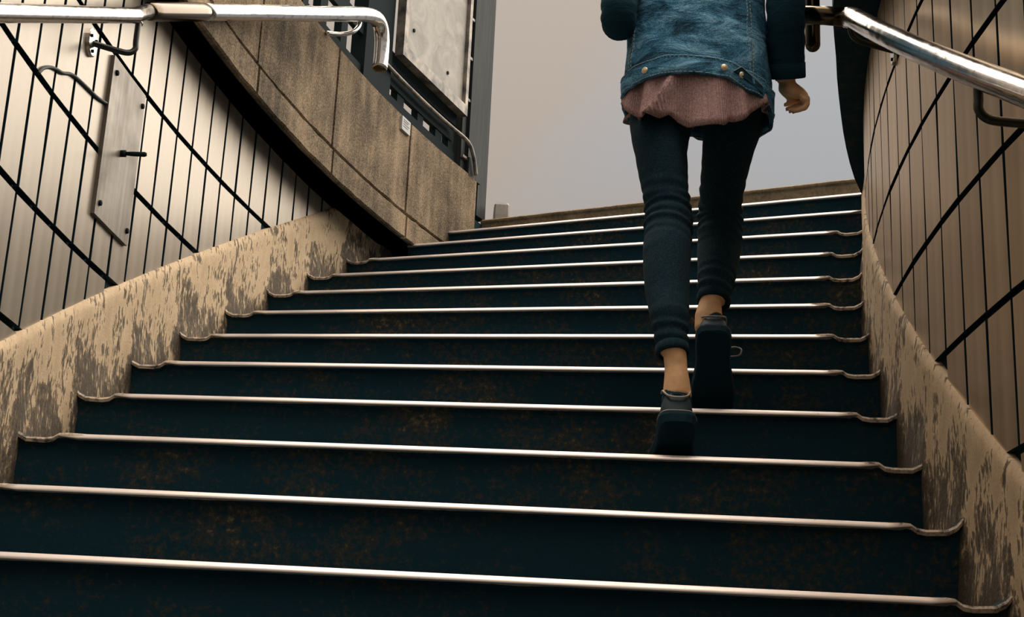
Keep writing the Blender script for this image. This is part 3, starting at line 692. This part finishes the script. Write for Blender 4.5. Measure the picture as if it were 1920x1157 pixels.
# ---- knit sweater showing under the jacket
def surf(u, z, rx, ry):                    # u in degrees, 0 = middle of the back, + towards the right
    sp = lambda x: math.copysign(abs(x) ** 0.72, x)
    return torso_c(z) + HR * (rx * sp(math.sin(R_(u)))) - HF * (ry * sp(math.cos(R_(u))))
def solve_edge(pts, rx, ry):
    """pixel outline on the person's back -> (angle, height) table"""
    tab = []
    for px, py in pts:
        Y = HIP.y - ry
        for _ in range(12):
            q = at(px, py, Y); s = max(-1, min(1, (q - torso_c(q.z)).dot(HR) / rx)); u = math.degrees(math.asin(math.copysign(abs(s) ** (1 / 0.72), s))); Y = surf(u, q.z, rx, ry).y
        tab.append((u, q.z))
    return sorted(tab)
def interp(tab, u):
    if u <= tab[0][0]: return tab[0][1]
    for (u0, z0), (u1, z1) in zip(tab, tab[1:]):
        if u <= u1:
            t = (u - u0) / max(u1 - u0, 1e-6); return z0 + (z1 - z0) * t
    return tab[-1][1]
SX, SY = 0.163, 0.130
s_edge = solve_edge([(1178, 196), (1190, 214), (1204, 229), (1226, 226), (1243, 226), (1258, 216), (1270, 226), (1290, 238), (1320, 240), (1353, 241), (1364, 230), (1383, 229), (1402, 214), (1418, 198)], SX, SY)
def closed(fn, u):                         # front half continues from the side heights
    if abs(u) <= 90: return fn(u)
    zl, zr = fn(-88), fn(88); t = ((u if u > 0 else u + 360) - 90) / 180
    return zr + (zl - zr) * t
kb_ = MB(); rows = []; NU = 240; NV = 14; uvd = []
for v in range(NV + 1):
    row = []
    for k in range(NU):
        u = -180 + 360 * k / NU; zb = closed(lambda x: interp(s_edge, x), u); zt = 1.56; t = v / NV
        z = zt + (zb - zt) * t
        w = 0.004 + t ** 1.5 * (0.010 * (1 + math.sin(R_(u * 8.5 + 40))) + 0.006 * math.sin(R_(u * 15 + 10)))
        tt = max(0.0, (t - 0.52) / 0.48); fold = 0.042 * tt ** 0.6 * math.exp(-((u + 14 + 16 * tt) / (5.5 if u < -14 - 16 * tt else 3.2)) ** 2) - 0.012 * tt * math.exp(-((u + 2 + 6 * tt) / 7.5) ** 2) + 0.014 * tt * math.exp(-((u - 27) / 5.0) ** 2)
        row.append(surf(u, z, SX - .022 * (1 - t) + w + fold, SY - .020 * (1 - t) + w + fold)); uvd.append((u * 0.003, z))
    rows.append(row)
kb_.grid(rows, True)
sw = kb_.build('sweater', M_KNIT, person, True); tag(sw, 'dusty pink ribbed knit hem below the jacket')
ul = sw.data.uv_layers.new(name='UVMap')
for lp in sw.data.loops: ul.data[lp.index].uv = uvd[lp.vertex_index]
sm = sw.modifiers.new('thickness', 'SOLIDIFY'); sm.thickness = 0.004; sm.offset = -1

# ---- denim jacket
JX, JY = 0.176, 0.134
hem = solve_edge([(1170, 186), (1187, 164), (1210, 151), (1245, 141), (1290, 139), (1330, 143), (1366, 147), (1400, 172), (1432, 198), (1439, 212)], JX, JY)
seam = solve_edge([(1171, 150), (1189, 127), (1212, 116), (1245, 105), (1300, 102), (1354, 109), (1400, 132), (1432, 155), (1440, 165)], JX, JY)
def hem_z(u): return closed(lambda x: interp(hem, x), u)
def seam_z(u): return closed(lambda x: interp(seam, x), u)
def jr(z):
    prof = [(1.35, .176, .134), (1.47, .177, .135), (1.58, .168, .126), (1.70, .166, .120), (1.82, .172, .118), (1.90, .175, .110), (1.95, .155, .095), (1.985, .10, .075), (2.02, .068, .066)]
    for (z0, a0, b0), (z1, a1, b1) in zip(prof, prof[1:]):
        if z <= z1: t = max(0, (z - z0) / (z1 - z0)); return a0 + (a1 - a0) * t, b0 + (b1 - b0) * t
    return prof[-1][1:]
def jsurf(u, z, off=0.0):
    rx, ry = jr(z); f = max(0, min(1, (1.85 - z) / 0.2))
    w = f * (0.0075 * noise.noise(Vector((u * 0.035, z * 9 + u * 0.02, 3))) + 0.004 * noise.noise(Vector((u * 0.09, z * 22 + u * 0.07, 7))))
    return surf(u, z, rx + off + w, ry + off + w)
jk = MB(); rows = []; NU, NV = 150, 46
for v in range(NV + 1):
    t = v / NV; rows.append([jsurf(u, hem_z(u) + 0.003 + (2.02 - hem_z(u)) * t) for u in [-180 + 360 * k / NU for k in range(NU)]])
jk.grid(rows, True)
jacket = jk.build('jacket', M_DENIM, person, True); tag(jacket, 'blue denim jacket')
sm = jacket.modifiers.new('thickness', 'SOLIDIFY'); sm.thickness = 0.004; sm.offset = -1
wb = MB(); rows = []
for t, off in ((0, .000), (0, .0045), (.06, .0055), (.94, .0055), (1, .0045), (1, .000)):
    rows.append([jsurf(u, hem_z(u) * (1 - t) + seam_z(u) * t, off) for u in [-180 + 360 * k / 160 for k in range(160)]])
wb.grid(rows, True); wband = wb.build('waistband', M_DENIM, jacket, True)
def stitch(fn, us, name='stitching', parent=jacket, off=.0062):
    # dashed thread: short raised stitches
    pts = [fn(u) for u in us]; b = MB()
    for i in range(0, len(pts) - 1, 3):
        p0, p1 = pts[i], pts[min(i + 2, len(pts) - 1)]
        b.tube([p0, p0.lerp(p1, .5) , p1], 0.0010, 5)
    o = b.build(name, M_STITCH, parent); return o
stitch(lambda u: jsurf(u, seam_z(u) - 0.004, .0062), [-88 + 0.9 * k for k in range(196)], parent=wband)
stitch(lambda u: jsurf(u, hem_z(u) + 0.004, .0060), [-88 + 0.9 * k for k in range(196)], parent=wband)
for u0, du in ((33.0, 0.012), (37.0, 0.012), (-60, -0.01), (-64.5, -0.01)):
    zs = [seam_z(u0) + 0.004 + 0.0035 * k for k in range(100)]
    stitch(lambda z, u0=u0: jsurf(u0, z, .0036), zs)
for u0 in (35.0, -62.2):
    st = MB(); rows = []
    for k in range(40):
        z = seam_z(u0) + (1.93 - seam_z(u0)) * k / 39; rows.append([jsurf(u0 + d, z, o_) for d, o_ in ((-2.9, 0), (-2.4, .0028), (2.4, .0028), (2.9, 0))])
    st.grid(rows); st.build('back_seam', M_DENIM, jacket, True)
for px, py in ((1212, 134), (1357, 128), (1390, 142)):
    (u, z), = solve_edge([(px, py)], JX, JY); c = jsurf(u, z, .005); n = (jsurf(u, z, .05) - jsurf(u, z, 0)).normalized(); s = n.cross(ZU).normalized(); w = s.cross(n)
    b = MB(); b.grid([[c + n * o_ + (s * math.cos(2 * math.pi * k / 16) + w * math.sin(2 * math.pi * k / 16)) * r for k in range(16)] for o_, r in ((0, .0085), (.003, .0088), (.0046, .0072), (.0046, .004), (.0052, .003), (.0052, .001))], True, True)
    b.build('button', M_BUTTON, jacket, True)
# adjuster tab at the right of the waistband
(ut, zt), = solve_edge([(1377, 133)], JX, JY)
b = MB(); b.grid([[jsurf(ut + du, zt + dz, o_) for du, dz in ((-1.5, -.004), (5, .010), (26, -.034), (24, -.052), (4, -.012))] for o_ in (.004, .009)], True, True); b.build('waist_tab', M_SLEEVED, jacket)
b = MB(); b.tube([jsurf(ut + d, zt + z, .0095) for d, z in ((-1.5, -.004), (1.5, .003), (5, .010), (12, -.005), (19, -.020), (26, -.034))], 0.0011, 5); b.build('stitching', M_STITCH, jacket)
# sleeves
def sleeve(pts, rads, m, cuffend=True):
    b = MB(); path = bez(pts, 10); n = len(path); rr = []
    for i in range(n):
        t = i / (n - 1) * (len(rads) - 1); j = min(int(t), len(rads) - 2); rr.append(rads[j] + (rads[j + 1] - rads[j]) * (t - j) + 0.0011 * math.sin(i * 1.15) * (1 if 6 < i < n - 6 else 0))
    b.tube(path, rr, 24); o = b.build('sleeve', m, jacket, True)
    if cuffend:
        e = path[-1]; dd = (path[-1] - path[-4]).normalized(); c = MB()
        c.tube([e - dd * .038, e - dd * .036, e - dd * .002, e + dd * .001, e + dd * .001], [rads[-1] - .002, rads[-1] + .003, rads[-1] + .0035, rads[-1] + .002, rads[-1] - .006], 24); c.build('cuff', m, o, True)
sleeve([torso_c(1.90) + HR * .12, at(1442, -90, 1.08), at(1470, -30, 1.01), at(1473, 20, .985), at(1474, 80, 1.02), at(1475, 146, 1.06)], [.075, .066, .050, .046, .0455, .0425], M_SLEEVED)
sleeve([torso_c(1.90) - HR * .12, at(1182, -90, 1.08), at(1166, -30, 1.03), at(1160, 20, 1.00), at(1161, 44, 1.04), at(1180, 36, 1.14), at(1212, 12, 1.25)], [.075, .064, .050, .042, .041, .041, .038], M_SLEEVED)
cl = MB(); cl.grid([ring(torso_c(z) + HF * .004, HR, HF, rx, ry, 28) for z, rx, ry in ((1.985, .075, .072), (2.02, .078, .075), (2.05, .066, .066), (2.045, .060, .060), (2.0, .056, .057))], True); cl.build('collar', M_DENIM, jacket, True)

# ---- shoes
def shoe(heel, pitch, yaw, label, bow, bend=True):
    f = Vector((math.sin(R_(yaw)), math.cos(R_(yaw)), 0)); s = Vector((math.cos(R_(yaw)), -math.sin(R_(yaw)), 0)); yb = 0.168; ct, sn = math.cos(R_(pitch)), math.sin(R_(pitch))
    ball = Vector(heel) + f * (yb * ct) - ZU * (yb * sn)
    def T(x, y, z):
        d = y - yb; t = max(0.0, min(1.0, -d / 0.05 + 0.3)); t = t * t * (3 - 2 * t) if bend else 1.0; c_, s_ = math.cos(R_(pitch) * t), math.sin(R_(pitch) * t)
        return ball + s * x + f * (d * c_ + z * s_) + ZU * (-d * s_ + z * c_)
    prof = [(0.000, .012, .058), (0.004, .025, .082), (0.014, .0325, .092), (0.03, .0355, .094), (0.055, .0355, .088), (0.08, .0345, .086), (0.105, .036, .090), (0.13, .040, .078), (0.155, .0445, .063), (0.18, .0465, .054), (0.205, .045, .049), (0.228, .038, .045), (0.243, .026, .040), (0.250, .010, .033)]
    up = MB(); rows = []
    for y, w, h in prof:
        rows.append([T(w * math.copysign(abs(math.cos(t)) ** .7, math.cos(t)), y, .018 + (h - .018) * math.sin(t) ** .75) for t in [math.pi * k / 16 for k in range(17)]])
    up.grid(rows, False); n = len(up.v); 
    up.f.append(tuple(range(17))); up.f.append(tuple(n - 17 + k for k in range(17)))
    sh = up.build('shoe', M_SHOE, person, True); tag(sh, label)
    so = MB(); rows = []
    for z, g in ((0, -.002), (.003, .002), (.020, .005), (.027, .0045), (.030, .001)):
        pts = []
        for y, w, h in prof: pts.append((w + g + .001, y - (g if y < .1 else -g) * (1 if y < .02 or y > .24 else 0)))
        loop = [T(w, y, z) for w, y in pts] + [T(-w, y, z) for w, y in pts[::-1]]
        rows.append(loop)
    so.grid(rows, True, True); so.build('sole', M_SOLE, sh)
    def arc(z, g, y1, rad, m, name, dz=0.0):
        pts = [T((w + g), y, z + dz * y) for y, w, h in prof if y <= y1][::-1] + [T(-(w + g), y, z + dz * y) for y, w, h in prof if y <= y1]
        b = MB(); b.tube(bez(pts, 3), rad, 6); b.build(name, m, sh, True)
    arc(.0315, .0035, .06, .0016, M_TRIM, 'sole_rim_glint'); arc(.0265, .0058, .05, .0013, M_TRIM, 'sole_rim_glint')  # grey tubes draw the highlight along the sole rim
    lp = [T(x, y, z) for x, y, z in ((-.030, .036, .099), (-.029, .018, .093), (-.022, .002, .072), (-.009, -.004, .063), (.009, -.004, .063), (.022, .002, .072), (.029, .018, .093), (.030, .036, .099))]
    b = MB(); b.tube(bez(lp, 5), 0.0024, 8); b.build('heel_trim', M_TRIM, sh, True)  # heel loop, with its highlight drawn as grey colour
    tb_ = MB(); rows = []
    for z, q in ((.070, 1.04), (.090, 1.0), (.104, .85), (.111, .6), (.108, .4)):
        rows.append([T(.030 * q * math.cos(t), .032 - .030 * q * math.sin(t), z + .004 * math.sin(t)) for t in [math.pi * k / 12 for k in range(13)]])
    tb_.grid(rows); tb_.build('heel_tab', M_SOLE, sh, True)
    for sx_ in bow:
        b = MB(); b.tube(bez([T(sx_ * .022, .115, .085), T(sx_ * .045, .100, .095), T(sx_ * .066, .095, .080), T(sx_ * .062, .102, .064), T(sx_ * .042, .11, .070), T(sx_ * .026, .115, .083)], 5), 0.0020, 6); b.build('lace', M_TRIM, sh, True)
    return ball
bl = shoe(at(1272, 793, .795), 22, 5, 'black trainer planted lower, heel lifted', ())
br = shoe(at(1338, 622, 1.06), 43, 11, 'black trainer one step higher, toe touching the tread', (1,), False)
